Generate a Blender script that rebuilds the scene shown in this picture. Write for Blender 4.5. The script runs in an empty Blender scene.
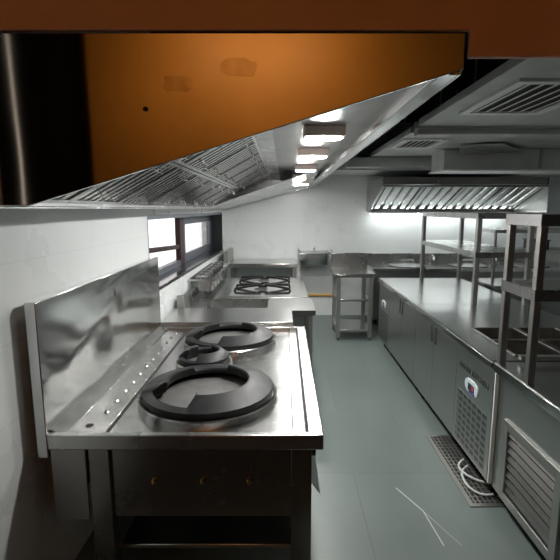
import bpy, bmesh, math, random
from mathutils import Matrix, Vector
random.seed(4)
PI = math.pi
C = bpy.context.scene.collection

# ------------------------------------------------------------------ materials
def mat(name, col=(0.5, 0.5, 0.5), rough=0.5, metal=0.0, bump=0.0, bscale=3.0, bdist=0.02, stretch=None,
        rvar=0.0, cvar=0.0, cscale=4.0, distort=0.0, spec=0.5, emit=None, estr=0.0, alpha=None, trans=0.0):
    m = bpy.data.materials.new(name); m.use_nodes = True
    nt = m.node_tree; N = nt.nodes; L = nt.links
    b = N['Principled BSDF']
    b.inputs['Base Color'].default_value = (*col, 1)
    b.inputs['Roughness'].default_value = rough
    b.inputs['Metallic'].default_value = metal
    b.inputs['Specular IOR Level'].default_value = spec
    if trans: b.inputs['Transmission Weight'].default_value = trans
    if emit:
        b.inputs['Emission Color'].default_value = (*emit, 1)
        b.inputs['Emission Strength'].default_value = estr
    tc = N.new('ShaderNodeTexCoord')
    src = tc.outputs['Object']
    if stretch:
        mp = N.new('ShaderNodeMapping'); mp.inputs['Scale'].default_value = stretch
        L.new(src, mp.inputs['Vector']); src2 = mp.outputs['Vector']
    else:
        src2 = src
    if bump:
        n = N.new('ShaderNodeTexNoise'); n.inputs['Scale'].default_value = bscale
        n.inputs['Detail'].default_value = 1.0; n.inputs['Distortion'].default_value = distort
        L.new(src2, n.inputs['Vector'])
        bp = N.new('ShaderNodeBump'); bp.inputs['Strength'].default_value = bump
        bp.inputs['Distance'].default_value = bdist
        L.new(n.outputs['Fac'], bp.inputs['Height']); L.new(bp.outputs['Normal'], b.inputs['Normal'])
    if rvar:
        n = N.new('ShaderNodeTexNoise'); n.inputs['Scale'].default_value = cscale
        n.inputs['Detail'].default_value = 4
        L.new(src2, n.inputs['Vector'])
        mr = N.new('ShaderNodeMapRange')
        mr.inputs['To Min'].default_value = max(0.02, rough - rvar); mr.inputs['To Max'].default_value = rough + rvar
        mr.inputs['From Min'].default_value = 0.15; mr.inputs['From Max'].default_value = 0.85
        L.new(n.outputs['Fac'], mr.inputs['Value']); L.new(mr.outputs['Result'], b.inputs['Roughness'])
    if cvar:
        n = N.new('ShaderNodeTexNoise'); n.inputs['Scale'].default_value = cscale
        n.inputs['Detail'].default_value = 5
        L.new(src2, n.inputs['Vector'])
        r = N.new('ShaderNodeValToRGB')
        r.color_ramp.elements[0].position = 0.3; r.color_ramp.elements[1].position = 0.7
        r.color_ramp.elements[0].color = (*[c * (1 - cvar) for c in col], 1)
        r.color_ramp.elements[1].color = (*[min(1, c * (1 + cvar)) for c in col], 1)
        L.new(n.outputs['Fac'], r.inputs['Fac']); L.new(r.outputs['Color'], b.inputs['Base Color'])
    return m

def tile_mat(name, c1, c2, grout, w, h, mortar, rough, bump=0.1, rvar=0.08, plane='xy', offset=0.5, mixf=0.25):
    m = mat(name, c1, rough); nt = m.node_tree; N = nt.nodes; L = nt.links; b = N['Principled BSDF']
    tc = N.new('ShaderNodeTexCoord'); sp = N.new('ShaderNodeSeparateXYZ'); cb = N.new('ShaderNodeCombineXYZ')
    L.new(tc.outputs['Object'], sp.inputs[0])
    a, d = {'xy': ('X', 'Y'), 'xz': ('X', 'Z'), 'yz': ('Y', 'Z')}[plane]
    L.new(sp.outputs[a], cb.inputs['X']); L.new(sp.outputs[d], cb.inputs['Y'])
    br = N.new('ShaderNodeTexBrick'); br.offset = offset
    br.inputs['Scale'].default_value = 1.0
    br.inputs['Color1'].default_value = (*c1, 1); br.inputs['Color2'].default_value = (*c2, 1)
    br.inputs['Mortar'].default_value = (*grout, 1)
    br.inputs['Brick Width'].default_value = w; br.inputs['Row Height'].default_value = h
    br.inputs['Mortar Size'].default_value = mortar; br.inputs['Mortar Smooth'].default_value = 0.3
    L.new(cb.outputs[0], br.inputs['Vector'])
    n = N.new('ShaderNodeTexNoise'); n.inputs['Scale'].default_value = 2.3; n.inputs['Detail'].default_value = 6
    L.new(tc.outputs['Object'], n.inputs['Vector'])
    mx = N.new('ShaderNodeMix'); mx.data_type = 'RGBA'; mx.blend_type = 'MULTIPLY'
    mx.inputs['Factor'].default_value = mixf
    L.new(br.outputs['Color'], mx.inputs[6]); L.new(n.outputs['Fac'], mx.inputs[7])
    L.new(mx.outputs[2], b.inputs['Base Color'])
    mr = N.new('ShaderNodeMapRange'); mr.inputs['From Min'].default_value = .15; mr.inputs['From Max'].default_value = .85
    mr.inputs['To Min'].default_value = rough - rvar; mr.inputs['To Max'].default_value = rough + rvar
    L.new(n.outputs['Fac'], mr.inputs['Value']); L.new(mr.outputs['Result'], b.inputs['Roughness'])
    if bump:
        bp = N.new('ShaderNodeBump'); bp.inputs['Strength'].default_value = bump; bp.inputs['Distance'].default_value = 0.002
        bp.invert = True
        L.new(br.outputs['Fac'], bp.inputs['Height']); L.new(bp.outputs['Normal'], b.inputs['Normal'])
    return m

STEEL = (0.56, 0.565, 0.555)
M = {}
M['steel'] = mat('stainless_steel', STEEL, 0.27, 1, bump=0.02, bscale=2.0, rvar=0.03, cscale=4)
M['steel_top'] = mat('worktop_steel', STEEL, 0.25, 1, bump=0.05, bscale=1.6, rvar=0.03, cscale=4)
M['steel_wavy'] = mat('wavy_sheet_steel', (0.66, 0.665, 0.655), 0.16, 1, bump=0.5, bscale=1.7, bdist=0.07, stretch=(1, .8, 1.5), distort=0.7, rvar=0.04, cscale=3)
M['steel_range'] = mat('range_top_steel', (0.50, 0.50, 0.49), 0.24, 1, bump=0.30, bscale=4.0, bdist=0.02, rvar=0.07, cscale=9)
M['steel_hood'] = mat('hood_steel', (0.62, 0.625, 0.62), 0.26, 1, bump=0.30, bscale=2.2, bdist=0.03, rvar=0.05, cscale=4)
M['steel_plate'] = mat('hood_end_plate_steel', (0.42, 0.40, 0.37), 0.05, 1, bump=0.10, bscale=1.6, bdist=0.03, rvar=0.02, cscale=3)
M['steel_front'] = mat('cabinet_front_steel', (0.44, 0.45, 0.44), 0.33, 1, bump=0.06, bscale=1.6, rvar=0.06, cscale=6)
M['steel_dull'] = mat('dull_brushed_steel', (0.42, 0.42, 0.40), 0.42, 1, bump=0.03, bscale=3, rvar=0.04, cscale=6)
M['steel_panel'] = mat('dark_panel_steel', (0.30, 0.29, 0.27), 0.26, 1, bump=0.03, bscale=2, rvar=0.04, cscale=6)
M['baffle'] = mat('baffle_steel', (0.60, 0.61, 0.60), 0.20, 1, bump=0.08, bscale=8, rvar=0.07, cscale=14)
M['chrome'] = mat('polished_steel', (0.75, 0.75, 0.74), 0.12, 1)
M['iron'] = mat('black_cast_iron', (0.014, 0.015, 0.016), 0.46, 0.0, spec=0.3, bump=0.25, bscale=90, bdist=0.002, rvar=0.1, cscale=25)
M['grate'] = mat('black_enamel', (0.008, 0.008, 0.009), 0.5, spec=.25)
M['burner'] = mat('burner_bed_metal', (0.22, 0.22, 0.215), 0.5, 0.6, bump=0.1, bscale=40, bdist=0.002, cvar=0.15, cscale=12)
M['brass'] = mat('brass', (0.75, 0.50, 0.20), 0.25, 1)
M['black'] = mat('black_plastic', (0.012, 0.012, 0.013), 0.4)
M['dark'] = mat('dark_recess', (0.02, 0.02, 0.02), 0.7)
M['galv'] = mat('galvanised_duct', (0.54, 0.56, 0.545), 0.55, 0.25, cvar=0.10, cscale=5, bump=0.08, bscale=3)
M['foil'] = mat('aluminium_foil_tape', (0.48, 0.49, 0.48), 0.38, 0.7, bump=0.4, bscale=14)
M['white_metal'] = mat('white_painted_metal', (0.78, 0.80, 0.78), 0.45)
M['brown'] = mat('brown_painted_soffit', (0.82, 0.58, 0.48), 0.55, cvar=0.06, cscale=3)
M['orange'] = mat('orange_reflection_panel', (0.78, 0.33, 0.055), 0.5, cvar=0.12, cscale=1.6)
M['lowwall'] = mat('darkened_wall_and_floor', (0.035, 0.026, 0.02), 0.6)  # unseen wall and floor kept dark so the range front stays dark
M['plaster'] = mat('pale_plaster', (0.70, 0.71, 0.70), 0.6, cvar=0.04)
M['voidc'] = mat('black_void_ceiling', (0.012, 0.012, 0.013), 0.8)
M['darkwall'] = mat('dark_passage_wall', (0.010, 0.008, 0.007), 0.8)
M['granite'] = mat('dark_granite_sill', (0.035, 0.037, 0.042), 0.12, 0, cvar=0.4, cscale=60)
M['maroon'] = mat('maroon_window_frame', (0.030, 0.007, 0.010), 0.4)
M['greyframe'] = mat('grey_sash_frame', (0.16, 0.18, 0.21), 0.4, 0.3)
M['reveal'] = mat('black_window_reveal', (0.012, 0.013, 0.016), 0.5)
M['yellow'] = mat('yellow_gas_pipe', (0.55, 0.33, 0.08), 0.45)
M['hose'] = mat('white_hose', (0.62, 0.66, 0.64), 0.45)
M['badge'] = mat('white_badge', (0.62, 0.70, 0.74), 0.35)
M['blue'] = mat('blue_badge_band', (0.05, 0.06, 0.32), 0.35)
M['red'] = mat('red_digits', (0.40, 0.05, 0.05), 0.35)
M['screen'] = mat('dark_display', (0.02, 0.025, 0.04), 0.2)
M['letter'] = mat('black_lettering', (0.02, 0.022, 0.022), 0.5)
M['chalk'] = mat('white_scratch', (0.62, 0.66, 0.64), 0.8)
M['glow'] = mat('lamp_diffuser', (0.9, 0.9, 0.9), 0.5, emit=(1.0, 0.985, 0.95), estr=330.0)
M['tube'] = mat('led_tube', (0.9, 0.9, 0.9), 0.5, emit=(0.94, 1.0, 0.98), estr=7.0)
M['lampbox'] = mat('lamp_housing', (0.74, 0.60, 0.52), 0.4)  # pinkish colour stands in for orange reflected on the housing
M['panelglow'] = mat('fill_light_glow', (0.9, 0.9, 0.9), 0.5, emit=(0.92, 1.0, 0.97), estr=6.0)  # glow of the added fill light
M['floor'] = tile_mat('grey_green_floor', (0.165, 0.205, 0.195), (0.18, 0.222, 0.21), (0.15, 0.185, 0.175), 0.9, 0.9, 0.006, 0.36)
M['tile_back'] = tile_mat('white_wall_tiles', (0.80, 0.83, 0.83), (0.82, 0.85, 0.85), (0.74, 0.77, 0.77), 0.6, 0.3, 0.003, 0.30, plane='xz', mixf=.06)
M['tile_left'] = tile_mat('white_wall_tiles_left', (0.80, 0.83, 0.83), (0.82, 0.85, 0.85), (0.74, 0.77, 0.77), 0.6, 0.3, 0.003, 0.30, plane='yz', mixf=.06)
M['vent'] = tile_mat('slotted_vent_sheet', (0.15, 0.155, 0.15), (0.17, 0.175, 0.17), (0.40, 0.41, 0.40), 0.072, 0.045, 0.011, 0.4, plane='yz', offset=0, bump=.6, mixf=.1)
M['vent'].node_tree.nodes['Principled BSDF'].inputs['Metallic'].default_value = 1
g = mat('window_glass', (0.95, 0.93, 0.93), 0.03, trans=1.0); M['glass'] = g

# ------------------------------------------------------------------ mesh builder
class MB:
    def __init__(s): s.v = []; s.f = []; s.T = Matrix.Identity(4)
    def vert(s, p): s.v.append(s.T @ Vector(p)); return len(s.v) - 1
    def hexa(s, ps):
        i = [s.vert(p) for p in ps]
        for q in ((0, 3, 2, 1), (4, 5, 6, 7), (0, 1, 5, 4), (1, 2, 6, 5), (2, 3, 7, 6), (3, 0, 4, 7)):
            s.f.append([i[k] for k in q])
        return s
    def box(s, x0, x1, y0, y1, z0, z1):
        return s.hexa([(x0, y0, z0), (x1, y0, z0), (x1, y1, z0), (x0, y1, z0), (x0, y0, z1), (x1, y0, z1), (x1, y1, z1), (x0, y1, z1)])
    def prism(s, poly, axis, a0, a1):      # poly in the two other axes, extruded on axis
        def P(p, a):
            return {'x': (a, p[0], p[1]), 'y': (p[0], a, p[1]), 'z': (p[0], p[1], a)}[axis]
        n = len(poly)
        b = [s.vert(P(p, a0)) for p in poly]; t = [s.vert(P(p, a1)) for p in poly]
        s.f.append(b[::-1]); s.f.append(t)
        for k in range(n): s.f.append([b[k], b[(k + 1) % n], t[(k + 1) % n], t[k]])
        return s
    def lathe(s, prof, cx, cy, n=48, closed=True, fn=None):
        # prof: list of (r,z); fn(angle)->alternative profile
        rows = []
        for k in range(n):
            a = 2 * PI * k / n
            pr = fn(a) if fn else prof
            rows.append([s.vert((cx + r * math.cos(a), cy + r * math.sin(a), z)) for r, z in pr])
        m = len(rows[0])
        for k in range(n):
            A, B = rows[k], rows[(k + 1) % n]
            for j in range(m if closed else m - 1):
                j2 = (j + 1) % m
                s.f.append([A[j], B[j], B[j2], A[j2]])
        if not closed:
            s.f.append([r[0] for r in rows][::-1]); s.f.append([r[-1] for r in rows])
        return s
    def tube(s, pts, r, n=10):
        pts = [Vector(p) for p in pts]; rows = []
        for i, p in enumerate(pts):
            d = (pts[min(i + 1, len(pts) - 1)] - pts[max(i - 1, 0)]).normalized()
            u = d.orthogonal().normalized() if i == 0 else (u - d * u.dot(d)).normalized()
            w = d.cross(u)
            rows.append([s.vert(p + (u * math.cos(2 * PI * k / n) + w * math.sin(2 * PI * k / n)) * r) for k in range(n)])
        for a, b in zip(rows, rows[1:]):
            for k in range(n): s.f.append([a[k], a[(k + 1) % n], b[(k + 1) % n], b[k]])
        s.f.append(rows[0][::-1]); s.f.append(rows[-1])
        return s
    def ball(s, c, r, n=12):
        prof = [(max(1e-4, r * math.sin(PI * k / 8)), c[2] - r * math.cos(PI * k / 8)) for k in range(9)]
        return s.lathe(prof, c[0], c[1], n, closed=False)
    def build(s, name, m, parent=None, bev=0.0, root=None, org=None, smooth=40, solid=0):
        me = bpy.data.meshes.new(name)
        if root is None and parent is not None:
            root = parent
            while root.parent: root = root.parent
        o_ = Vector(org) if org else (root.location.copy() if root else Vector((0, 0, 0)))
        me.from_pydata([tuple(v - o_) for v in s.v], [], s.f)
        bm = bmesh.new(); bm.from_mesh(me); bmesh.ops.recalc_face_normals(bm, faces=bm.faces)
        bm.to_mesh(me); bm.free()
        me.shade_smooth(); me.set_sharp_from_angle(angle=math.radians(smooth))
        me.materials.append(M[m] if isinstance(m, str) else m)
        o = bpy.data.objects.new(name, me); C.objects.link(o)
        if parent is not None: o.parent = parent
        elif org: o.location = o_
        if bev:
            b = o.modifiers.new('edge', 'BEVEL'); b.width = bev; b.segments = 2; b.limit_method = 'ANGLE'
            b.angle_limit = math.radians(40)
        return o

def tag(o, label, cat, group=None):
    o['label'] = label; o['category'] = cat
    if group: o['group'] = group
    return o
def thing(name, label, cat, loc, group=None):
    o = bpy.data.objects.new(name, None); o.empty_display_size = 0.1; C.objects.link(o); o.location = loc
    bpy.context.view_layer.update()
    return tag(o, label, cat, group)
def struct(o): o['kind'] = 'structure'; return o
def dup(root, loc, label, group=None):
    r = root.copy(); C.objects.link(r); r.location = loc; r['label'] = label
    if group: r['group'] = group
    for ch in list(root.children):
        c = ch.copy(); C.objects.link(c); c.parent = r
        for g in ch.children:
            d = g.copy(); C.objects.link(d); d.parent = c
    return r
B = lambda *a: MB().box(*a)

# ------------------------------------------------------------------ camera
cam = bpy.data.cameras.new('camera'); co = bpy.data.objects.new('camera', cam); C.objects.link(co)
F = 450.0
co.location = (0, 0, 1.7); co.rotation_euler = (PI / 2 - math.atan(71 / F), 0, 0)
cam.sensor_width = 36; cam.lens = 36 * F / 560; cam.shift_x = -4 / 560; cam.clip_start = 0.05
bpy.context.scene.camera = co

# ------------------------------------------------------------------ the setting
YB = 7.12
struct(B(-3.2, 4.6, 1.2, YB + .1, -0.1, 0).build('floor', 'floor'))
struct(B(-3.2, 4.6, -1.1, 1.2, -0.1, 0).build('floor_passage', 'lowwall'))  # unseen floor, darkened so the range end panel reflects dark
struct(B(-3.2, 4.6, -1.1, YB + .1, 3.0, 3.1).build('ceiling', 'voidc'))
struct(B(-1.3, 4.6, YB, YB + .12, 0, 3.0).build('wall_back', 'tile_back'))
struct(B(4.5, 4.62, -1.1, YB, 0, 3.0).build('wall_right', 'tile_left'))

# left wall: turned by under a degree, holds the long window
RW = Matrix.Translation((-1.03, 1.7, 0)) @ Matrix.Rotation(-math.atan(0.0155), 4, 'Z')
def W():
    m = MB(); m.T = RW; return m         # local: x<0 outwards, y along wall from Y=1.7
w0, w1, wz0, wz1 = 1.63, 5.26, 1.088, 1.655     # opening
YE = 5.45
wl = W()
wl.box(-.25, 0, -1.05, w0, 0, 3.0).box(-.25, 0, w1, YE, 0, 3.0).box(-.25, 0, w0, w1, 0, wz0 - .03).box(-.25, 0, w0, w1, wz1, 3.0)
struct(wl.build('wall_left', 'tile_left'))
struct(W().box(-.25, .012, w0, w1, wz0 - .03, wz0).build('trim_1', 'granite', bev=.003))
win = bpy.data.objects.new('window_1', None); C.objects.link(win); struct(win)
fr = W()
fr.box(-.235, -.005, w0, w0 + .035, wz0, wz1).box(-.235, -.0, w0, w1, wz1 - .035, wz1)
fr.box(-.22, -.16, w0 + .035, 3.25, wz0, wz0 + .055)
fr.build('window_frame', 'greyframe', win)
W().box(-.24, -.0, w1 - .025, w1, wz0, wz1).build('window_reveal', 'reveal', win)
mu = W()
mu.box(-.22, -.16, 3.25, 3.43, wz0, wz1 - .03)
mu.hexa([(-.21, w0 + .03, 1.345), (-.17, w0 + .03, 1.345), (-.17, 3.26, 1.265), (-.21, 3.26, 1.265), (-.21, w0 + .03, 1.39), (-.17, w0 + .03, 1.39), (-.17, 3.26, 1.31), (-.21, 3.26, 1.31)])
mu.build('mullion', 'maroon', win, bev=.003)
fr2 = W()
a, b = 3.43, w1 - .03
fr2.box(-.20, -.16, a, a + .06, wz0, wz1 - .03).box(-.20, -.16, b - .16, b, wz0, wz1 - .03)
fr2.box(-.20, -.16, a, b, wz1 - .13, wz1 - .03).box(-.20, -.16, a, b, wz0, wz0 + .10)
fr2.build('sash_frame', 'greyframe', win, bev=.003)
W().box(-.19, -.185, w0 + .03, 3.26, wz0, wz1 - .03).build('pane', 'glass', win)
W().box(-.185, -.18, a + .05, b - .15, wz0 + .09, wz1 - .12).build('pane', 'glass', win)
hd = W(); hd.box(-.16, -.14, b - .34, b - .20, 1.40, 1.415).box(-.16, -.13, b - .30, b - .26, 1.38, 1.44)
hd.build('window_handle', 'greyframe', win)

# behind the camera: orange panel added for the hood plate's reflection, dark passage at its left
struct(B(-1.33, 4.5, -1.0, -.92, 0, 3.0).build('wall_front', 'lowwall'))
struct(B(-1.33, 1.45, -.92, -.90, 1.74, 3.0).build('trim_5', 'orange'))  # added unseen panel, sized to what the hood end plate mirrors
pd = MB().box(-3.2, -1.33, -1.1, -1.0, 0, 3.0).box(-3.2, -3.1, -1.0, .6, 0, 3.0).box(-3.1, -1.28, .6, .7, 0, 3.0)
struct(pd.build('wall_passage', 'darkwall'))

# brown soffit over the pass, and the pale wall end beside it
sf = MB().prism([(-1.0, 2.128), (.452, 2.128), (.452, 2.066), (.675, 2.066), (.70, 2.10), (.70, 3.0), (-1.0, 3.0)], 'y', 1.17, 1.186)
struct(sf.build('trim_2', 'brown', bev=.004))
struct(B(.705, 4.5, 1.10, 1.22, 2.075, 3.0).build('trim_3', 'plaster'))
# lower ceiling strip over the back wall
struct(B(.55, 4.49, 5.98, YB - .01, 2.20, 2.30).build('ceiling_ledge', 'galv'))

# scratch marks on the floor
sc = MB()
def strip(p, q, w):
    p = Vector(p); q = Vector(q); d = (q - p).normalized(); n = Vector((-d.y, d.x, 0)) * w / 2
    sc.hexa([p - n, q - n, q + n, p + n] + [x + Vector((0, 0, .0012)) for x in (p - n, q - n, q + n, p + n)])
def floor_pt(px, py):
    u, v = px - 284, 280 - py
    dy, dz = F * .98779 + v * .15585, -F * .15585 + v * .98779 + 0
    t = 1.7 / -dz
    return (u * t, dy * t, .0004)
strip(floor_pt(396, 488), floor_pt(423, 511), .006); strip(floor_pt(423, 511), floor_pt(444, 546), .005)
strip(floor_pt(423, 511), floor_pt(462, 546), .0018)
struct(sc.build('floor_marking', 'chalk'))

# ------------------------------------------------------------------ ducts and grilles overhead
def duct(label, x0, x1, y0, y1, z0, z1, flange_y=None):
    r = thing('air_duct', label, 'duct', ((x0 + x1) / 2, (y0 + y1) / 2, z0), 'galvanised ducts under the ceiling')
    B(x0, x1, y0, y1, z0, z1).build('duct_body', 'galv', r, bev=.004)
    for y in (y0, y1): B(x0 - .03, x1 + .02, y - .012, y + .012, z0 - .02, z0 + .03).build('flange', 'steel_dull', r)
    for x in (x0 + .3, x1 - .3):
        for y in (y0 + .3, y1 - .3): MB().tube([(x, y, z1 - .01), (x, y, 3.0)], .008, 8).build('hanger_rod', 'steel_dull', r)
    return r
duct('wide grey duct nearest above the right counter, with the larger louvred grille', 1.05, 3.9, 1.40, 3.66, 2.34, 2.39)
duct('grey duct with the smaller louvred grille, behind the crossing pipe', 1.08, 3.9, 3.86, 5.66, 2.34, 2.39)
d3 = thing('duct_bulkhead', 'dark grey duct bulkhead crossing in front of the far wall hood', 'duct', (2.9, 5.1, 2.12))
B(1.72, 4.3, 4.98, 5.4, 2.125, 2.335).build('duct_body', 'galv', d3, bev=.004)
B(1.70, 4.3, 4.955, 5.42, 2.108, 2.125).build('flange', 'white_metal', d3)
B(2.74, 2.775, 4.968, 4.985, 2.125, 2.335).build('seam_strip', 'steel_dull', d3)
for x in (1.9, 4.0): MB().tube([(x, 5.2, 2.33), (x, 5.2, 3.0)], .008, 8).build('hanger_rod', 'steel_dull', d3)
fo = MB()
pts = [(1.60, 2.335), (1.82, 2.31), (2.02, 2.325), (2.12, 2.285), (2.40, 2.325), (2.36, 2.31), (2.62, 2.332), (2.62, 2.338), (1.6, 2.338)]
fo.T = Matrix.Translation((0, 4.96, 0)); fo.prism(pts, 'y', -.006, 0)
fo.T = Matrix.Identity(4)
fo.hexa([(1.75, 4.60, 2.322), (2.1, 4.45, 2.318), (2.55, 4.95, 2.30), (1.85, 4.95, 2.27), (1.75, 4.60, 2.325), (2.1, 4.45, 2.321), (2.55, 4.95, 2.303), (1.85, 4.95, 2.273)])
fo.build('foil_flap', 'foil', d3)
d4 = thing('cable_duct', 'narrow grey boxed duct running across beyond the smaller grille', 'duct', (1.9, 5.83, 2.215))
B(.78, 3.0, 5.72, 5.94, 2.215, 2.33).build('duct_body', 'galv', d4, bev=.004)
for x in (.95, 2.8): MB().tube([(x, 5.83, 2.32), (x, 5.83, 3.0)], .008, 8).build('hanger_rod', 'steel_dull', d4)
p = thing('ceiling_pipe', 'grey square pipe crossing between the two louvred grilles', 'pipe', (2.2, 3.76, 2.28))
B(1.06, 2.62, 3.71, 3.81, 2.285, 2.338).build('pipe', 'galv', p, bev=.006)
MB().tube([(2.60, 3.76, 2.23), (2.60, 3.76, 2.345)], .012).tube([(2.5, 3.70, 2.31), (2.72, 3.70, 2.31)], .014).build('hanger_bolt', 'steel_dull', p)

def grille(label, x0, x1, y0, y1, z, nl):
    r = thing('air_grille', label, 'vent', ((x0 + x1) / 2, (y0 + y1) / 2, z), 'louvred grilles in the ducts')
    f = MB(); b_ = .055
    f.box(x0, x1, y0, y0 + b_, z - .016, z).box(x0, x1, y1 - b_, y1, z - .016, z)
    f.box(x0, x0 + b_, y0 + b_, y1 - b_, z - .016, z).box(x1 - b_, x1, y0 + b_, y1 - b_, z - .016, z)
    f.build('grille_frame', 'white_metal', r, bev=.003)
    B(x0 + b_, x1 - b_, y0 + b_, y1 - b_, z - .004, z).build('backing', 'dark', r)
    for k in range(nl):
        x = x0 + b_ + (k + .5) * (x1 - x0 - 2 * b_) / nl
        m = MB(); h = .5 * (x1 - x0 - 2 * b_) / nl
        m.prism([(x - h * .55, z - .014), (x + h * .35, z - .006), (x + h * .35, z - .004), (x - h * .55, z - .011)], 'y', y0 + b_, y1 - b_)
        m.build('louvre', 'white_metal', r)
grille('larger white louvred air grille in the nearer duct', 1.17, 1.72, 2.36, 3.16, 2.34, 6)
grille('smaller white louvred air grille in the farther duct', 1.10, 1.53, 4.28, 4.86, 2.34, 6)

# added unseen fill light over the right counter, outside the frame
lp = thing('fill_light', 'square white fill light added under the nearer duct, out of view', 'lamp', (2.75, 2.5, 2.33))
B(2.45, 3.05, 2.2, 2.8, 2.325, 2.34).build('fill_frame', 'white_metal', lp)
B(2.48, 3.02, 2.23, 2.77, 2.318, 2.326).build('diffuser', 'panelglow', lp)

# ------------------------------------------------------------------ long exhaust hood over the range
HY0, HY1, HB, HF = 1.17, 6.72, -.905, .44
hood = thing('exhaust_hood', 'long stainless exhaust hood over the range, its end plate reflecting orange', 'hood', (-.2, 3.9, 1.70))
MB().prism([(-1.0, 1.708), (-.655, 1.708), (HF, 2.038), (HF, 2.122), (-1.0, 2.122)], 'y', HY0, HY0 + .012).build('end_plate', 'steel_plate', hood, bev=.002)
def smudge(cx, cz, w, h, seed):
    rnd = random.Random(seed); poly = []
    for k in range(18):
        a = 2 * PI * k / 18; q = 1 + rnd.uniform(-.14, .14)
        sx = abs(math.cos(a)) ** .5 * math.copysign(1, math.cos(a)); sz = abs(math.sin(a)) ** .6 * math.copysign(1, math.sin(a))
        poly.append((cx + w * sx * q, cz + h * sz * q))
    MB().prism(poly, 'y', HY0 - .0006, HY0).build('tape_residue', 'smear', hood)
M['smear'] = mat('dull_tape_residue', (0.38, 0.35, 0.31), 0.16, 1, bump=0.1, bscale=20)
smudge(-.262, 2.005, .036, .019, 1); smudge(-.113, 2.043, .042, .020, 2)
MB().prism([(-.344 + .007 * math.cos(k * PI / 5), 1.945 + .006 * math.sin(k * PI / 5)) for k in range(10)], 'y', HY0 - .0008, HY0).build('screw_hole', 'dark', hood)
sh = MB()
M['hood_roof'] = mat('hood_roof_steel', (0.50, 0.505, 0.50), 0.42, 1, bump=0.35, bscale=2.5, bdist=0.04)
B(-.06, HF - .008, HY0 + .012, HY1, 2.112, 2.122).build('roof_panel', 'hood_roof', hood)
sh.box(-.17, -.06, HY0 + .012, 5.32, 2.098, 2.122)                    # ledge above the filters
sh.box(HB, -.17, HY0 + .012, HY1, 2.112, 2.122)
sh.box(HB - .01, HB, HY0 + .012, HY1, 1.70, 2.122)
sh.build('hood_canopy', 'steel_hood', hood)
MB().box(HB, HB + .06, HY0 + .012, HY1, 1.700, 1.708).box(HB + .052, HB + .06, HY0 + .012, HY1, 1.708, 1.745).build('grease_gutter', 'steel_hood', hood, bev=.002)
MB().box(HF - .008, HF, HY0 + .012, HY1, 2.028, 2.122).box(HF - .05, HF - .008, HY0 + .012, HY1, 2.028, 2.036).box(HF - .058, HF - .05, HY0 + .012, HY1, 2.028, 2.055).build('front_lip', 'chrome', hood, bev=.002)
MB().hexa([(HF - .06, 4.62, 2.108), (HF - .06, HY1, 2.02), (HB + .06, HY1, 1.702), (HB + .06, 5.3, 1.728),
           (HF - .06, 4.62, 2.112), (HF - .06, HY1, 2.03), (HB + .06, HY1, 1.712), (HB + .06, 5.3, 1.738)]).build('far_end_panel', 'steel_hood', hood)
MB().prism([(HB, 1.70), (HF, 2.03), (HF, 2.122), (HB, 2.122)], 'y', HY1, HY1 + .012).build('end_plate', 'steel_hood', hood)
# filters: two rows of seven on the slope
P0, P1 = Vector((HB + .062, 0, 1.738)), Vector((-.165, 0, 2.108))
sl = (P1 - P0); SL = sl.length; eu = sl.normalized(); en = Vector((eu.z, 0, -eu.x))     # en points down and inward
NF = 8; fw = (5.30 - 1.25) / NF
def filt(parent, T, w, l, ns, handle=True):
    # local: x along slope 0..l, y width 0..w, z outwards
    f = MB(); f.T = T
    t = .018
    f.box(0, l, 0, .015, -.01, t).box(0, l, w - .015, w, -.01, t).box(0, .018, .015, w - .015, -.01, t).box(l - .018, l, .015, w - .015, -.01, t)
    f.box(.01, l - .01, .01, w - .01, -.028, -.024)
    pw = (w - .03) / ns
    for k in range(ns):
        y = .015 + (k + .5) * pw
        f.prism([(y - pw * .36, -.018), (y - pw * .26, .012), (y + pw * .26, .012), (y + pw * .36, -.018), (y + pw * .30, -.018), (y + pw * .2, .007), (y - pw * .2, .007), (y - pw * .3, -.018)], 'x', .018, l - .018)
    o = f.build('baffle_filter', 'baffle', parent)
    if handle:
        for x in (l * .16, l * .84):
            h = MB(); h.T = T
            h.tube([(x, w * .5 - .05, .006), (x, w * .5 - .05, .04), (x, w * .5 + .05, .04), (x, w * .5 + .05, .006)],   .0045, 6)
            h.build('handle', 'chrome', o)
for row in range(2):
    for k in range(NF):
        org = P0 + eu * (row * SL / 2 + .003) + Vector((0, 1.25 + k * fw + .003, 0))
        T = Matrix(((eu.x, 0, en.x, org.x), (0, 1, 0, org.y), (eu.z, 0, en.z, org.z), (0, 0, 0, 1)))
        filt(hood, T, fw - .006, SL / 2 - .006, 7)
for y, dz in ((2.40, 0), (3.25, 0), (4.40, 0), (5.65, -.065)):
    lb = B(.10, .31, y - .07, y + .07, 2.062 + dz, 2.112).build('lamp', 'lampbox', hood, bev=.004)
    MB().prism([(.205 + .088 * math.copysign(abs(math.cos(a)) ** .6, math.cos(a)), y + .056 * math.copysign(abs(math.sin(a)) ** .6, math.sin(a))) for a in [2 * PI * q_ / 32 for q_ in range(32)]], 'z', 2.056 + dz, 2.0625 + dz).build('diffuser', 'glow', lb)

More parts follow.
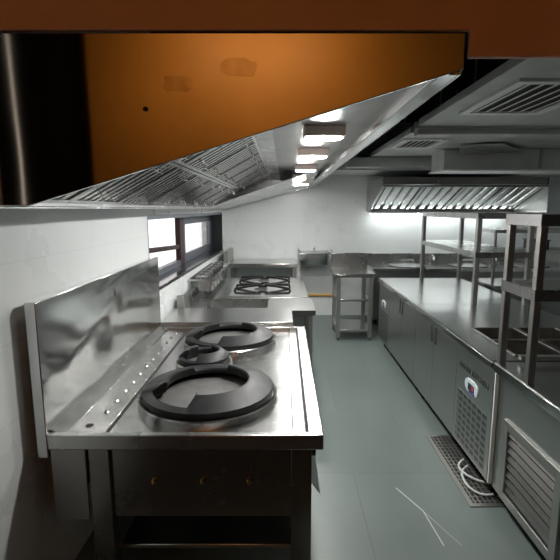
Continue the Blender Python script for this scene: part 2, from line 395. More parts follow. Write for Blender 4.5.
# ------------------------------------------------------------------ wok range
RX0, RX1, RY0, RY1 = -.955, .16, 1.69, 3.40
rg = thing('wok_range', 'large stainless wok range with three burners and a tall backsplash', 'range', (-.40, 2.54, 0))
tp = MB()
tp.box(RX0, .045, RY0 + .03, RY1 - .03, .752, .776)
tp.box(.045, .095, RY0 + .03, RY1 - .03, .745, .762)
tp.build('top_plate', 'steel_range', rg)
rim = MB()
rim.box(RX0, RX1, RY0, RY0 + .030, .737, .800).box(RX0, RX1, RY1 - .03, RY1, .737, .800)
rim.box(.100, RX1, RY0 + .03, RY1 - .03, .737, .800)
rim.build('rim', 'steel', rg, bev=.004)
rd = MB()
B(.034, .040, RY0 + .03, RY1 - .03, .774, .7775).build('groove', 'dark', rg)
B(.092, .100, RY0 + .03, RY1 - .03, .762, .79).build('groove', 'dark', rg)
rd.box(.045, .092, RY0 + .03, RY1 - .03, .760, .768)
rd.build('drain_channel', 'steel_dull', rg)
bk = MB()
bk.box(-.885, -.743, RY0 + .03, RY1 - .03, .775, .787)
bk.prism([(-.955, .775), (-.90, .775), (-.90, .779), (-.955, .812)], 'y', RY0 + .03, RY1 - .03)
bk.build('rear_ledge', 'steel_range', rg, bev=.003)
B(-.742, -.732, RY0 + .035, RY1 - .035, .7755, .7765).build('groove', 'dark', rg)
for k in range(12):
    y = 1.93 + k * .12
    MB().lathe([(.001, .796), (.008, .794), (.014, .787)], -.81, y, 14, closed=False).build('rivet', 'chrome', rg)
MB().lathe([(.001, .7885), (.016, .7885), (.016, .787)], -.83, 1.80, 16, closed=False).build('plug_hole', 'dark', rg)
B(-1.0, -.955, RY0, RY1, .70, 1.345).build('backsplash', 'steel_wavy', rg, bev=.004)
MB().prism([(2.497, 1.215), (2.503, 1.215), (2.512, 1.225), (2.512, 1.25), (2.503, 1.258), (2.497, 1.258), (2.488, 1.25), (2.488, 1.225)], 'x', -.956, -.9545).build('faucet_hole', 'dark', rg)
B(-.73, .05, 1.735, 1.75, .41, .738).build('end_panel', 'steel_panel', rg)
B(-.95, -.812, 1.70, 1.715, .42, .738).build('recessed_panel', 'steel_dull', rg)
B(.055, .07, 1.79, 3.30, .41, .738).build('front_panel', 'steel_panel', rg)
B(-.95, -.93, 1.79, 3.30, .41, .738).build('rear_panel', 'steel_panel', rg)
for x in (-.806, .030):
    for y in (1.715, 3.295):
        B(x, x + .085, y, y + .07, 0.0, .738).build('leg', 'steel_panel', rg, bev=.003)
B(-.73, .04, 1.80, 3.29, .20, .222).build('undershelf', 'steel_top', rg, bev=.004)
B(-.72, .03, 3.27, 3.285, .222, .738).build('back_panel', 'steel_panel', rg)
for x in (-.543, -.34, -.146):
    q = MB(); q.T = Matrix.Translation((x, 1.735, .573)) @ Matrix.Rotation(PI / 2, 4, 'X')
    q.lathe([(.001, .020), (.008, .017), (.012, .009), (.012, 0)], 0, 0, 14, closed=False).build('brass_stud', 'brass', rg)
q = MB(); q.T = Matrix.Translation((.115, 1.85, .645)) @ Matrix.Rotation(PI / 2, 4, 'Y')
q.lathe([(.02, -.05), (.022, 0), (.022, .022), (.018, .025), (.001, .025)], 0, 0, 18, closed=False).build('control_knob', 'black', rg)
MB().hexa([(.066, 1.80, .600), (.155, 1.80, .470), (.155, 3.25, .470), (.066, 3.25, .600), (.066, 1.80, .606), (.158, 1.80, .474), (.158, 3.25, .474), (.066, 3.25, .606)]).build('drip_shelf', 'steel', rg)
BUR = [(-.372, 2.115, .338, 'near'), (-.378, 3.05, .322, 'far'), (-.478, 2.585, .168, 'mid')]
for x, y, r, nme in BUR:
    cl = MB().lathe([(r, .775), (r, .806), (r - .006, .812), (r - .016, .808), (r - .016, .775)], x, y, 64).build('burner_collar', 'steel', rg)
    MB().lathe([(.001, .806), (.06, .806), (.065, .801), (r - .018, .798), (r - .018, .78)], x, y, 48, closed=False).build('burner_bed', 'burner', cl)
def wok_ring(x, y, R, ri, h, label):
    z = .7985
    full = [(R - .012, 0), (R, .006), (R, .04), (ri + .02, h), (ri + .006, h + .002), (ri, h - .006), (ri + .01, .03), (R - .05, 0)]
    cut = [(R - .012, 0), (R, .006), (R, .04), (R - .35 * (R - ri), .03 + (h - .03) * .30), (R - .40 * (R - ri), .03 + (h - .03) * .31), (R - .42 * (R - ri), .028), (R - .46 * (R - ri), .02), (R - .05, 0)]
    back = [(R - .012, 0), (R, .006), (R, .04), (ri + .035, h * .70), (ri + .02, h * .70), (ri + .012, h * .6), (ri + .01, .03), (R - .05, 0)]
    def fn(a):
        d = math.degrees(a) % 360
        if 71 <= d <= 120: pr = back
        elif 196 <= d <= 262: pr = cut
        else: pr = full
        return [(r, z + q) for r, q in pr]
    o = MB().lathe(None, x, y, 100, fn=fn).build('wok_ring', 'iron', org=(x, y, z), smooth=35)
    return tag(o, label, 'wok ring', 'cast iron rings on the wok range')
wok_ring(BUR[0][0], BUR[0][1], .316, .195, .076, 'big black cast iron wok ring on the nearest burner of the range')
wok_ring(BUR[1][0], BUR[1][1], .300, .185, .076, 'big black cast iron wok ring on the far burner of the range')
wok_ring(BUR[2][0], BUR[2][1], .148, .085, .075, 'small black cast iron ring between the two big wok rings')

# ------------------------------------------------------------------ tables along the left wall
def table(name, label, cat, x0, x1, y0, y1, h, shelf=None, apron=.05, leg=.04, m='steel_top', legmat='steel_dull', feet=True, top=True, splash=None):
    r = thing(name, label, cat, ((x0 + x1) / 2, (y0 + y1) / 2, 0))
    if top:
        t = MB().box(x0, x1, y0, y1, h - .012, h)
        t.box(x0, x1, y0, y0 + .012, h - apron, h - .012).box(x0, x1, y1 - .012, y1, h - apron, h - .012)
        t.box(x0, x0 + .012, y0 + .012, y1 - .012, h - apron, h - .012).box(x1 - .012, x1, y0 + .012, y1 - .012, h - apron, h - .012)
        t.build('tabletop', m, r, bev=.003)
    i = .025
    for x in (x0 + i, x1 - i - leg):
        for y in (y0 + i, y1 - i - leg):
            o = B(x, x + leg, y, y + leg, .04, h - .012).build('leg', legmat, r, bev=.003)
            MB().lathe([(.001, 0), (leg * .45, .0), (leg * .45, .012), (leg * .3, .03), (leg * .3, .045)], x + leg / 2, y + leg / 2, 14, closed=False).build('foot', 'steel', o)
    for z in (shelf or []):
        B(x0 + i + .004, x1 - i - .004, y0 + i + .004, y1 - i - .004, z - .03, z).build('shelf', m, r, bev=.003)
    if splash: B(x0, x1, y1 - .02, y1, h, splash).build('backsplash', 'steel', r, bev=.003)
    return r
t1 = table('work_table', 'plain stainless work table directly behind the wok range', 'table', -.97, .07, 3.415, 3.93, .828, shelf=[.25])
# sink table: top built around the basin opening
t2 = table('sink_table', 'stainless sink table with a long basin behind the plain work table', 'sink', -.96, .285, 3.945, 4.53, .80, top=False, shelf=[.22])
bx0, bx1, by0, by1 = -.74, -.155, 3.99, 4.485
t = MB().box(-.96, bx0, 3.945, 4.53, .788, .80).box(bx1, .285, 3.945, 4.53, .788, .80).box(bx0, bx1, 3.945, by0, .788, .80).box(bx0, bx1, by1, 4.53, .788, .80)
t.box(-.96, .285, 3.945, 3.957, .755, .788).box(.273, .285, 3.957, 4.53, .755, .788).box(-.96, .273, 4.518, 4.53, .755, .788)
t.build('tabletop', 'steel_top', t2)
bs = MB().box(bx0 - .006, bx1 + .006, by0 - .006, by1 + .006, .55, .556)
bs.box(bx0 - .006, bx0, by0, by1, .556, .790).box(bx1, bx1 + .006, by0, by1, .556, .790).box(bx0 - .006, bx1 + .006, by0 - .006, by0, .556, .790).box(bx0 - .006, bx1 + .006, by1, by1 + .006, .556, .790)
b_ = bs.build('basin', 'steel', t2)
MB().lathe([(.001, .559), (.03, .559), (.035, .556)], -.45, 4.18, 18, closed=False).build('drain', 'dark', b_)
B(-.962, -.90, 3.96, 4.0, .80, .93).build('splash_post', 'steel_dull', t2, bev=.003)
B(-.965, -.945, 4.0, 4.53, .80, .90).build('backsplash', 'steel', t2, bev=.003)
# cooker
ck = thing('gas_cooker', 'low stainless gas cooker with two burner rows under the pan rack', 'cooker', (-.35, 5.2, 0))
B(-.955, .255, 4.55, 5.87, .785, .80).build('top', 'steel_top', ck, bev=.003)
B(-.95, .245, 4.56, 5.86, .40, .785).build('body', 'steel_front', ck)
for x in (-.93, .18):
    for y in (4.58, 5.79): B(x, x + .05, y, y + .05, 0, .40).build('leg', 'steel_dull', ck)
B(-.60, .08, 4.62, 5.84, .80, .803).build('burner_plate', 'chrome', ck)
for y in (5.03, 5.64):
    bu = MB().lathe([(.001, .814), (.05, .814), (.058, .811), (.04, .808), (.075, .806), (.08, .803)], -.26, y, 24, closed=False).build('burner', 'burner', ck)
def grate(y, label):
    g = thing('pan_support', label, 'pan support', (-.24, y, .803), 'cast iron pan supports on the gas cooker')
    cx, w, d = -.24, .305, .12
    bars = MB()
    for sx in (-1, 1):
        for sy in (-1, 1):
            a = Vector((cx + sx * w, y + sy * d, .815)); m_ = Vector((cx + sx * .16, y + sy * .07, .836)); e = Vector((cx + sx * .03, y + sy * .02, .842))
            for p, q in ((a, m_), (m_, e)):
                dd = (q - p).normalized(); n = Vector((-dd.y, dd.x, 0)) * .019
                z = Vector((0, 0, .022))
                bars.hexa([p - n, q - n, q + n, p + n, p - n + z, q - n + z, q + n + z, p + n + z])
    bars.box(cx - .05, cx + .05, y - .035, y + .035, .826, .846)
    bars.build('grid', 'grate', g)
    for sx in (-1, 1):
        for sy in (-1, 1):
            B(cx + sx * w - .012, cx + sx * w + .012, y + sy * d - .012, y + sy * d + .012, .803, .818).build('foot', 'grate', g)
grate(5.03, 'black cast iron pan support on the nearer burner of the gas cooker')
grate(5.64, 'black cast iron pan support on the farther burner of the gas cooker')
# pan rack on the left wall with food pans
pk = thing('pan_rack', 'steel rail rack fixed under the window sill, holding the small food pans', 'rack', (-.86, 5.25, .98))
rk = MB().box(-.722, -.702, 4.55, 5.95, .985, 1.003).box(-.975, -.955, 4.55, 5.95, .985, 1.003)
rk.build('rail', 'steel', pk, bev=.002)
for y in (4.55, 5.93): B(-1.0, -.702, y, y + .02, .97, .986).build('bracket', 'steel', pk)
B(-.975, -.965, 4.58, 5.93, .86, .985).build('wall_plate', 'steel', pk)
NP = 6; pitch = 1.34 / NP
ordn = ['nearest', 'second', 'third', 'fourth', 'fifth', 'farthest']
def fpan():
    y0 = 4.585; w = pitch - .02
    r = thing('food_pan', 'x', 'food pan', (-.82, y0, 1.003), 'food pans hanging in the wall rack')
    x0, x1, y1, zt, zb = -.905, -.735, y0 + w, 1.006, .855
    ix = .02
    m = MB()
    def sq(xa, xb, ya, yb, z): return [m.vert((xa, ya, z)), m.vert((xb, ya, z)), m.vert((xb, yb, z)), m.vert((xa, yb, z))]
    loops = [sq(x0 + .003, x1 - .003, y0 + .012, y1 - .012, zt - .002), sq(x0 + ix, x1 - ix, y0 + ix, y1 - ix, zb), ]
    inner = [sq(x0 + ix + .003, x1 - ix - .003, y0 + ix + .003, y1 - ix - .003, zb + .003), sq(x0 + .006, x1 - .006, y0 + .015, y1 - .015, zt - .002)]
    A, Bq, Cq, D = loops[0], loops[1], inner[0], inner[1]
    for P, Q in ((A, Bq), (Cq, D), (D, A)):
        for k in range(4): m.f.append([P[k], P[(k + 1) % 4], Q[(k + 1) % 4], Q[k]])
    m.f.append(Bq[::-1]); m.f.append(Cq)
    m.build('pan', 'steel', r)
    fl = MB().box(x0 - .015, x1 + .015, y0, y0 + .013, zt - .002, zt + .004).box(x0 - .015, x1 + .015, y1 - .013, y1, zt - .002, zt + .004)
    fl.box(x0 - .015, x0 + .006, y0 + .013, y1 - .013, zt - .002, zt + .004).box(x1 - .006, x1 + .015, y0 + .013, y1 - .013, zt - .002, zt + .004)
    fl.build('rim', 'chrome', r, bev=.002)
    lid = MB().box(x0 + .007, x1 - .007, y0 + .016, y1 - .016, zt - .004, zt + .0)
    lid.tube([(-.82, y0 + .05, zt), (-.82, y0 + .05, zt + .022), (-.82, y1 - .05, zt + .022), (-.82, y1 - .05, zt)], .006, 8)
    lid.build('lid', 'chrome', r)
    return r
fp0 = fpan()
for k in range(NP):
    lab = f'small steel food pan in the wall rack, {ordn[k]} of the six counting from the sink'
    if k == 0: fp0['label'] = lab
    else: dup(fp0, (fp0.location.x, fp0.location.y + k * pitch, fp0.location.z), lab)

# back shelf table in the corner
t3 = table('corner_table', 'stainless table against the far wall, behind the gas cooker', 'table', -.86, .205, 6.42, 7.08, .925, apron=.06, leg=.06)
B(-.86, -.80, 6.40, 7.08, .925, 1.10).build('side_splash', 'steel_dull', t3, bev=.003)

# hand basin on the far wall
hb = thing('hand_basin', 'small stainless hand basin hung on the far wall', 'basin', (.47, 6.85, .85))
ms = MB(); loops = []
for z, wq, dq in ((1.05, .225, .50), (.99, .224, .50), (.92, .220, .49), (.875, .205, .46), (.86, .17, .40), (.872, .16, .38), (.93, .20, .46), (1.045, .205, .47)):
    lp_ = [ms.vert((.465 - wq, 7.115 - (.0 if z > .9 else .06), z)), ms.vert((.465 + wq, 7.115 - (.0 if z > .9 else .06), z))]
    for k in range(17):
        a = PI * k / 16
        cx_ = math.copysign(abs(math.cos(a)) ** .35, math.cos(a)); sy_ = abs(math.sin(a)) ** .35
        lp_.append(ms.vert((.465 + wq * cx_, 7.115 - .12 - (dq - .12) * sy_, z)))
    loops.append(lp_)
for P, Q in zip(loops, loops[1:]):
    n_ = len(P)
    for k in range(n_): ms.f.append([P[k], P[(k + 1) % n_], Q[(k + 1) % n_], Q[k]])
ms.f.append(loops[-1])
ms.build('bowl', 'steel_front', hb)
wr = MB()
wr.tube([(.225, 6.60, 1.045), (.225, 6.60, 1.115), (.225, 7.11, 1.115)], .007, 8).tube([(.705, 6.60, 1.045), (.705, 6.60, 1.10), (.705, 7.11, 1.10)], .007, 8)
wr.tube([(.225, 6.60, 1.047), (.705, 6.60, 1.047)], .009, 8)
wr.build('wire_frame', 'chrome', hb)
MB().tube([(.47, 7.06, 1.05), (.47, 7.06, 1.10), (.47, 7.02, 1.115), (.47, 6.90, 1.10)], .012, 8).build('spout', 'chrome', hb)
tag(MB().tube([(.30, 7.0985, .335), (.98, 7.0985, .335)], .022, 10).build('gas_pipe', 'yellow', org=(.6, 7.095, .335)), 'yellow gas pipe low on the far wall beside the three-tier stand', 'pipe')

# three-tier stand
table('shelf_stand', 'tall stainless stand with two lower shelves and a raised back edge', 'stand', .655, 1.165, 5.66, 6.26, .885, shelf=[.55, .15], leg=.05, splash=1.095)

# ------------------------------------------------------------------ back cooking counter
bc = thing('boiler_counter', 'stainless counter with round sunken boilers along the far wall', 'counter', (2.7, 6.8, 0))
B(1.29, 4.40, 6.46, 7.08, .815, .85).build('countertop', 'steel_top', bc, bev=.004)
B(1.31, 4.38, 6.50, 7.06, .08, .815).build('body', 'steel_front', bc)
B(1.29, 4.40, 7.08, 7.11, .80, 1.01).build('backsplash', 'steel', bc, bev=.003)
B(1.29, 4.40, 6.456, 6.475, .80, .852).build('front_edge', 'chrome', bc, bev=.003)
for x in (1.36, 2.75, 4.25):
    for y in (6.56, 6.98): MB().tube([(x, y, 0), (x, y, .085)], .025).build('foot', 'black', bc)
for k, x in enumerate((1.86, 2.78, 3.70)):
    MB().lathe([(.285, .8505), (.285, .858), (.262, .858), (.262, .8505)], x, 6.77, 48).build('boiler_rim', 'black', bc)
    ld = thing('pot_cover', ['round steel lid on the boiler nearest the three-tier stand', 'round steel lid on the middle boiler of the far counter', 'round steel lid on the boiler farthest from the stand'][k], 'lid', (x, 6.77, .858), 'lids on the far counter')
    MB().lathe([(.272, .859), (.272, .866), (.20, .884), (.10, .893), (.001, .895)], x, 6.77, 48, closed=False).build('disc', 'steel', ld)
    MB().tube([(x - .10, 6.72, .888), (x - .10, 6.72, .95), (x + .10, 6.72, .95), (x + .10, 6.72, .888)], .008, 8).build('handle', 'chrome', ld)
tap = thing('swing_tap', 'small chrome tap between two boilers on the far counter', 'tap', (2.3, 7.0, .85), 'boiler taps')
MB().tube([(2.3, 7.02, .85), (2.3, 7.02, .98), (2.3, 6.97, 1.0), (2.27, 6.78, .97), (2.27, 6.76, .93)], .013).build('spout', 'chrome', tap)
MB().tube([(2.3, 7.02, .92), (2.36, 7.0, .94)], .008).build('handle', 'chrome', tap)
dup(tap, (3.24, 7.0, .85), 'small chrome tap beyond the shelf racks on the far counter')

# wall hood above it
WX0, WX1 = 1.30, 3.46
wh = thing('wall_hood', 'stainless wall hood with wide baffle filters above the boiler counter', 'hood', (2.4, 6.6, 1.66))
sb = MB().prism([(6.02, 2.01), (7.10, 2.01), (7.10, 2.11), (6.02, 2.11)], 'x', WX0, WX1)
sb.box(WX0, WX1, 7.08, 7.11, 1.66, 2.01)
sb.build('hood_canopy', 'steel_panel', wh, bev=.003)
MB().box(WX0, WX1, 6.0, 6.02, 2.005, 2.018).build('front_lip', 'chrome', wh)
MB().prism([(6.0, 2.005), (6.0, 2.11), (7.10, 2.11), (7.10, 1.655), (6.92, 1.655)], 'x', WX0 - .012, WX0).build('end_plate', 'steel_front', wh)
MB().box(WX1, WX1 + .012, 6.0, 7.10, 1.655, 2.11).build('end_plate', 'steel_hood', wh)
MB().box(WX0, WX1, 6.86, 7.08, 1.648, 1.656).box(WX0, WX1, 6.86, 6.868, 1.656, 1.70).build('grease_gutter', 'steel_hood', wh, bev=.002)
q0, q1 = Vector((0, 6.88, 1.69)), Vector((0, 6.03, 2.005))
eu2 = (q1 - q0).normalized(); L2 = (q1 - q0).length; en2 = Vector((0, eu2.z, -eu2.y)); en2 = en2 if en2.z < 0 else -en2
nf = 4; w2 = (WX1 - WX0) / nf
for k in range(nf):
    ox = WX0 + k * w2 + .003
    ey = Vector((1, 0, 0))
    T = Matrix(((0, 1, 0, ox), (eu2.y, 0, en2.y, q0.y), (eu2.z, 0, en2.z, q0.z), (0, 0, 0, 1)))
    filt(wh, T, w2 - .006, L2, 4, handle=False)
for x in (1.66, 2.39, 3.11):
    lh = B(x - .34, x + .34, 6.88, 7.02, 1.632, 1.648).build('strip_lamp', 'white_metal', wh)
    MB().box(x - .33, x + .33, 6.885, 7.015, 1.606, 1.633).build('diffuser', 'tube', lh)

# ------------------------------------------------------------------ right line: undercounter fridges
FX0, FX1 = 1.20, 2.20
def fridge(label, y0, y1, panel_near, opening=None, text=False):
    r = thing('undercounter_fridge', label, 'fridge', (1.7, (y0 + y1) / 2, 0), 'undercounter fridges on the right')
    g_ = .003
    ct = MB()
    if opening:
        ox0, ox1, oy0, oy1 = opening
        ct.box(FX0 - .015, ox0, y0 + g_, y1 - g_, .812, .85).box(ox1, FX1, y0 + g_, y1 - g_, .812, .85).box(ox0, ox1, y0 + g_, oy0, .812, .85).box(ox0, ox1, oy1, y1 - g_, .812, .85)
    else: ct.box(FX0 - .015, FX1, y0 + g_, y1 - g_, .812, .85)
    ct.build('countertop', 'steel_top', r, bev=0 if opening else .004)
    B(FX0 - .02, FX0 - .008, y0 + g_, y1 - g_, .800, .838).build('edge_strip', 'chrome', r, bev=.002)
    body = MB()
    body.box(FX0 + .02, FX1 - .02, y0 + g_, y1 - g_, .10, .60 if opening else .80)
    if opening:
        body.box(FX0 + .02, ox0 - .02, y0 + g_, y1 - g_, .60, .80).box(ox1 + .015, FX1 - .02, y0 + g_, y1 - g_, .60, .80).box(ox0 - .02, ox1 + .015, oy1 + .03, y1 - g_, .60, .80).box(ox0 - .02, ox1 + .015, y0 + g_, oy0 - .03, .60, .80)
    body.build('cabinet', 'steel_front', r)
    pw = .545
    p0, p1 = (y0 + g_, y0 + pw) if panel_near else (y1 - pw, y1 - g_)
    pn = B(FX0, FX0 + .02, p0, p1, .105, .785).build('machine_panel', 'steel_front', r, bev=.003)
    B(FX0 - .001, FX0 + .001, p0 + .045, p1 - .045, .128, .490).build('vent_plate', 'vent', pn)
    cy, cz = (p0 + p1) / 2 + .01, .575
    bd = MB().prism([(cy + .098 * math.copysign(abs(math.cos(a)) ** .7, math.cos(a)), cz + .045 * math.copysign(abs(math.sin(a)) ** .8, math.sin(a))) for a in [2 * PI * k / 32 for k in range(32)]], 'x', FX0 - .006, FX0 + .001)
    bd.build('badge', 'badge', pn)
    B(FX0 - .0075, FX0 - .0055, cy - .05, cy + .045, cz - .028, cz + .018).build('display', 'screen', pn)
    B(FX0 - .0085, FX0 - .007, cy - .048, cy - .012, cz - .016, cz + .012).build('red_digits', 'red', pn)
    B(FX0 - .008, FX0 - .0055, cy - .062, cy + .03, cz - .042, cz - .028).build('blue_band', 'blue', pn)
    if text:
        cu = bpy.data.curves.new('fridge_lettering', 'FONT'); cu.body = 'AAHAR KITCHEN'; cu.size = .056; cu.align_x = 'CENTER'; cu.extrude = .001
        tmp = bpy.data.objects.new('tmp', cu); C.objects.link(tmp)
        bpy.context.view_layer.update()
        me = bpy.data.meshes.new_from_object(tmp.evaluated_get(bpy.context.evaluated_depsgraph_get()))
        bpy.data.objects.remove(tmp)
        # facing -X, reading towards -Y
        Tm = Matrix(((0, 0, -1, FX0 - .001), (-1, 0, 0, (p0 + p1) / 2 + .0), (0, 1, 0, .648), (0, 0, 0, 1)))
        me.transform(Matrix.Translation(-r.location) @ Tm)
        me.materials.append(M['letter'])
        o = bpy.data.objects.new('lettering', me); C.objects.link(o); o.parent = pn
    d0, d1 = (p1 + .004, y1 - g_) if panel_near else (y0 + g_, p0 - .004)
    dm = (d0 + d1) / 2
    for a, b_, hy in ((d0, dm - .002, dm - .045), (dm + .002, d1, dm + .045)):
        d = B(FX0, FX0 + .02, a, b_, .105, .785).build('door', 'steel_front', r, bev=.003)
        B(FX0 - .002, FX0 + .001, hy - .021, hy + .021, .635, .775).build('handle', 'dark', d)
    for x in (FX0 + .08, FX1 - .10):
        for y in (y0 + .1, y1 - .1): MB().tube([(x, y, 0), (x, y, .105)], .025).build('foot', 'black', r)
    return r
OP = (1.36, 2.10, 2.54, 3.14)
fridge('nearer undercounter fridge with black lettering and pans set into its top', 2.45, 3.985, True, OP, True)
fridge('farther undercounter fridge with the first shelf rack standing on its top', 3.985, 5.56, False)
def gnpan(x0, x1, y0, y1, label):
    r = thing('gastronorm_pan', label, 'food pan', ((x0 + x1) / 2, (y0 + y1) / 2, .85), 'pans set into the nearer fridge top')
    m = MB(); zt, zb = .855, .70
    def sq(i, z): return [m.vert((x0 + i, y0 + i, z)), m.vert((x1 - i, y0 + i, z)), m.vert((x1 - i, y1 - i, z)), m.vert((x0 + i, y1 - i, z))]
    Ls = [sq(0, zt - .003), sq(0, zt), sq(.018, zt), sq(.03, zb + .003), ]
    Lo = [sq(.016, zt - .003), sq(.027, zb)]
    for P, Q in zip(Ls, Ls[1:]):
        for k in range(4): m.f.append([P[k], P[(k + 1) % 4], Q[(k + 1) % 4], Q[k]])
    m.f.append(Ls[-1])
    for P, Q in ((Ls[0], Lo[0]), (Lo[0], Lo[1])):
        for k in range(4): m.f.append([P[k], P[(k + 1) % 4], Q[(k + 1) % 4], Q[k]])
    m.f.append(Lo[-1])
    m.build('pan', 'steel_panel', r)
    rm = MB().box(x0, x1, y0, y0 + .012, zt, zt + .003).box(x0, x1, y1 - .012, y1, zt, zt + .003).box(x0, x0 + .012, y0 + .012, y1 - .012, zt, zt + .003).box(x1 - .012, x1, y0 + .012, y1 - .012, zt, zt + .003)
    rm.build('rim', 'chrome', r)
w_ = (OP[1] - OP[0]) / 2.5
nm = ['steel pan in the fridge top nearest the doors, back row', 'steel pan in the fridge top nearest the doors, front row', 'steel pan second from the doors, back row of the fridge top', 'steel pan second from the doors, front row of the fridge top', 'half steel pan at the wall side, back row of the fridge top', 'half steel pan at the wall side, front row of the fridge top']
k = 0
for x0, x1 in ((OP[0] - .012, OP[0] + w_), (OP[0] + w_ + .006, OP[0] + 2 * w_), (OP[0] + 2 * w_ + .006, OP[1] + .012)):
    ym = (OP[2] + OP[3]) / 2
    gnpan(x0, x1, ym + .003, OP[3] + .012, nm[k]); gnpan(x0, x1, OP[2] - .012, ym - .003, nm[k + 1]); k += 2

# near counter with louvred panel
nc = thing('service_counter', 'nearest stainless counter with a louvred vent panel in its front', 'counter', (1.7, 1.6, 0))
NX0, NY0, NY1 = 1.225, .85, 2.432
B(NX0 - .04, FX1, NY0, NY1, .812, .85).build('countertop', 'steel_top', nc, bev=.004)
B(NX0 - .044, NX0 - .03, NY0, NY1, .800, .846).build('edge_strip', 'chrome', nc, bev=.002)
cb = MB().box(NX0, NX0 + .02, 1.80, 2.32, .55, .812).box(NX0, NX0 + .02, 2.32, NY1, .09, .812).box(NX0, NX0 + .02, NY0, 1.80, .09, .812)
cb.box(NX0 + .07, FX1 - .02, NY0, NY1, .09, .812).box(NX0 + .02, NX0 + .07, 2.32, NY1, .09, .812).box(NX0 + .02, NX0 + .07, NY0, 1.80, .09, .812).box(NX0, NX0 + .02, 1.80, 2.32, .09, .115)
cb.build('cabinet', 'steel_front', nc)
lf = MB()
ly0, ly1, lz0, lz1 = 1.80, 2.33, .10, .56
lf.box(NX0 - .014, NX0, ly0, ly0 + .05, lz0, lz1).box(NX0 - .014, NX0, ly1 - .05, ly1, lz0, lz1).box(NX0 - .014, NX0, ly0 + .05, ly1 - .05, lz0, lz0 + .05).box(NX0 - .014, NX0, ly0 + .05, ly1 - .05, lz1 - .05, lz1)
lo = lf.build('vent_panel', 'steel_dull', nc, bev=.002)
B(NX0 + .06, NX0 + .0705, ly0 + .045, ly1 - .045, lz0 + .045, lz1 - .045).build('backing', 'dark', lo)
for k in range(8):
    z = lz0 + .065 + k * (lz1 - lz0 - .12) / 7.4
    MB().prism([(NX0 - .008, z), (NX0 - .005, z - .003), (NX0 + .008, z + .024), (NX0 + .005, z + .027)], 'y', ly0 + .05, ly1 - .05).build('louvre', 'steel_dull', lo)
B(NX0 - .03, NX0, 1.69, 1.74, .58, .79).build('door_handle', 'black', nc, bev=.004)
for x in (NX0 + .08, FX1 - .1):
    for y in (NY0 + .1, NY1 - .1): MB().tube([(x, y, 0), (x, y, .095)], .025).build('foot', 'black', nc)
# dark corner post between the fridge and the counter
gp = tag(B(1.203, 1.224, 2.436, 2.448, .10, .78).build('filler_strip', 'white_metal', org=(1.22, 2.442, .10)), 'pale upright filler strip between the fridge and the louvred counter', 'strip')

# ------------------------------------------------------------------ shelf racks
def rack(label, x0, x1, y0, y1, zb, shelves, p=.042, lip=.05, m='steel'):
    r = thing('shelf_rack', label, 'rack', ((x0 + x1) / 2, (y0 + y1) / 2, zb), 'steel shelf racks on the right counters')
    for x in (x0, x1 - p):
        for y in (y0, y1 - p): B(x, x + p, y, y + p, zb, shelves[0] - .02).build('post', 'steel_dull', r, bev=.003)
    for k, z in enumerate(shelves):
        e = 0.004
        s_ = MB().box(x0 - e, x1 + e, y0 - e, y1 + e, z - .012, z)
        s_.box(x0 - e, x0 - e + .003, y0 - e, y1 + e, z - lip, z - .012).box(x1 + e - .003, x1 + e, y0 - e, y1 + e, z - lip, z - .012)
        s_.box(x0 - e + .003, x1 + e - .003, y0 - e, y0 - e + .003, z - lip, z - .012).box(x0 - e + .003, x1 + e - .003, y1 + e - .003, y1 + e, z - lip, z - .012)
        s_.build('shelf', m, r)
    return r
rack('steel shelf rack standing on the farther undercounter fridge', 1.68, 2.18, 3.93, 5.52, .85, [1.665, 1.325])
rb = rack('steel shelf rack standing on the nearest counter with the louvred panel', 1.193, 2.15, 2.10, 2.425, .85, [1.675, 1.32], lip=.055, p=.036)
MB().box(1.31, 2.10, 2.385, 2.415, .875, .895).build('bottom_rail', 'steel_dull', rb)

# work table beyond, with its own rack
table('work_table', 'stainless work table in the far right, seen through the shelf racks', 'table', 2.34, 4.3, 4.95, 5.55, .85, shelf=[.2])
rack('thin steel shelf rack on the far right work table', 2.36, 4.2, 5.05, 5.50, .85, [1.47, 1.24], p=.028, lip=.035)
bxx = thing('food_warmer', 'small black box with a lid on the far right shelf rack', 'box', (2.93, 5.25, 1.24))
B(2.86, 3.02, 5.12, 5.38, 1.241, 1.34).build('body', 'black', bxx, bev=.006)
B(2.85, 3.03, 5.11, 5.39, 1.34, 1.352).build('lid', 'black', bxx, bev=.004)

# ------------------------------------------------------------------ floor drain and hoses
DX0, DX1, DY0, DY1 = 1.075, 1.33, 2.36, 3.19
dr = thing('floor_drain', 'long steel floor drain grating at the foot of the nearer fridge', 'drain', ((DX0 + DX1) / 2, (DY0 + DY1) / 2, 0))
f = MB().box(DX0, DX1, DY0, DY0 + .028, .0003, .006).box(DX0, DX1, DY1 - .028, DY1, .0003, .006).box(DX0, DX0 + .028, DY0 + .028, DY1 - .028, .0003, .006).box(DX1 - .028, DX1, DY0 + .028, DY1 - .028, .0003, .006)
f.build('frame', 'steel_dull', dr)
B(DX0 + .028, DX1 - .028, DY0 + .028, DY1 - .028, .0003, .0015).build('pit', 'dark', dr)
gr = MB()
for k in range(7):
    x = DX0 + .04 + k * .029
    gr.box(x, x + .008, DY0 + .028, DY1 - .028, .0015, .005)
for k in range(18):
    y = DY0 + .05 + k * .0425
    gr.box(DX0 + .028, DX1 - .028, y, y + .006, .0015, .0045)
gr.build('grating', 'steel_dull', dr)
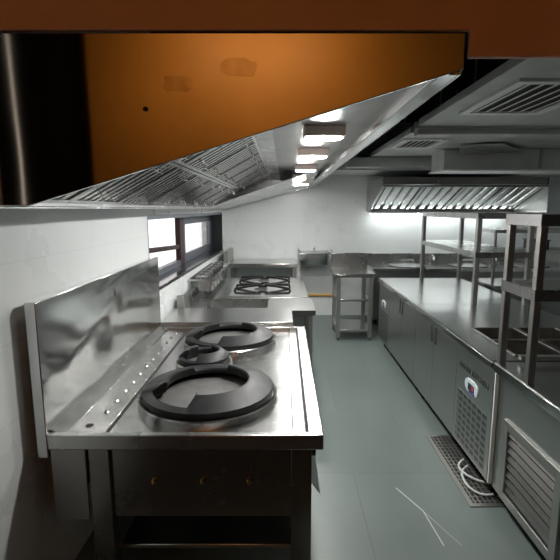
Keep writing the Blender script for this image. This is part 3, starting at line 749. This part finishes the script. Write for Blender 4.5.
def hose(pix, label):
    pts = []
    for px, py, z in pix:
        x, y, _ = floor_pt(px, py); pts.append(Vector((x, y, 0)) * ((1.7 - z) / 1.7) + Vector((0, 0, z)))
    out = []
    for i in range(len(pts) - 1):
        p0, p1, p2, p3 = pts[max(i - 1, 0)], pts[i], pts[i + 1], pts[min(i + 2, len(pts) - 1)]
        for s in range(6):
            t = s / 6
            out.append(.5 * ((2 * p1) + (p2 - p0) * t + (2 * p0 - 5 * p1 + 4 * p2 - p3) * t * t + (3 * p1 - p0 - 3 * p2 + p3) * t ** 3))
    out.append(pts[-1])
    o = MB().tube(out, .0075, 8).build('drain_hose', 'hose', org=tuple(pts[1]))
    return tag(o, label, 'hose', 'white hoses over the floor drain')
hose([(464, 459, .05), (459, 464, .018), (460, 469, .014), (467, 475, .022), (478, 480.5, .016), (488, 483, .014)], 'white hose on the drain grating with the shorter flatter loop')
hose([(468, 465.5, .05), (463, 470, .016), (462.5, 477, .014), (468, 486, .014), (477, 492.5, .014), (486, 495, .014), (493, 494.5, .014)], 'white hose on the drain grating looping farther out from the fridge')

# ------------------------------------------------------------------ light
def area(name, loc, rot, sx, sy, power, col):
    l = bpy.data.lights.new(name, 'AREA'); l.shape = 'RECTANGLE'; l.size = sx; l.size_y = sy; l.energy = power; l.color = col
    o = bpy.data.objects.new(name, l); C.objects.link(o); o.location = loc; o.rotation_euler = rot; return o
area('warm_wall_fill', (-.2, -.25, 2.93), (math.radians(-48), 0, 0), 1.0, .15, 9.0, (1.0, .70, .38))  # added unseen light that brightens the orange panel
area('passage_light', (-1.83, -.85, 2.2), (math.radians(90), 0, 0), .02, 1.3, .07, (1.0, .86, .72))

wd = bpy.data.worlds.new('sky'); bpy.context.scene.world = wd; wd.use_nodes = True
nt = wd.node_tree; bg = nt.nodes['Background']
bg.inputs['Color'].default_value = (1.0, .965, .97, 1); bg.inputs['Strength'].default_value = 2.2

s = bpy.context.scene
s.view_settings.view_transform = 'Standard'; s.view_settings.look = 'None'
s.view_settings.exposure = 0.0; s.view_settings.gamma = 1.0
s.cycles.use_denoising = True; s.cycles.use_adaptive_sampling = False; s.cycles.denoising_prefilter = 'ACCURATE'
s.cycles.max_bounces = 10; s.cycles.diffuse_bounces = 5; s.cycles.glossy_bounces = 6
s.cycles.sample_clamp_indirect = 6.0
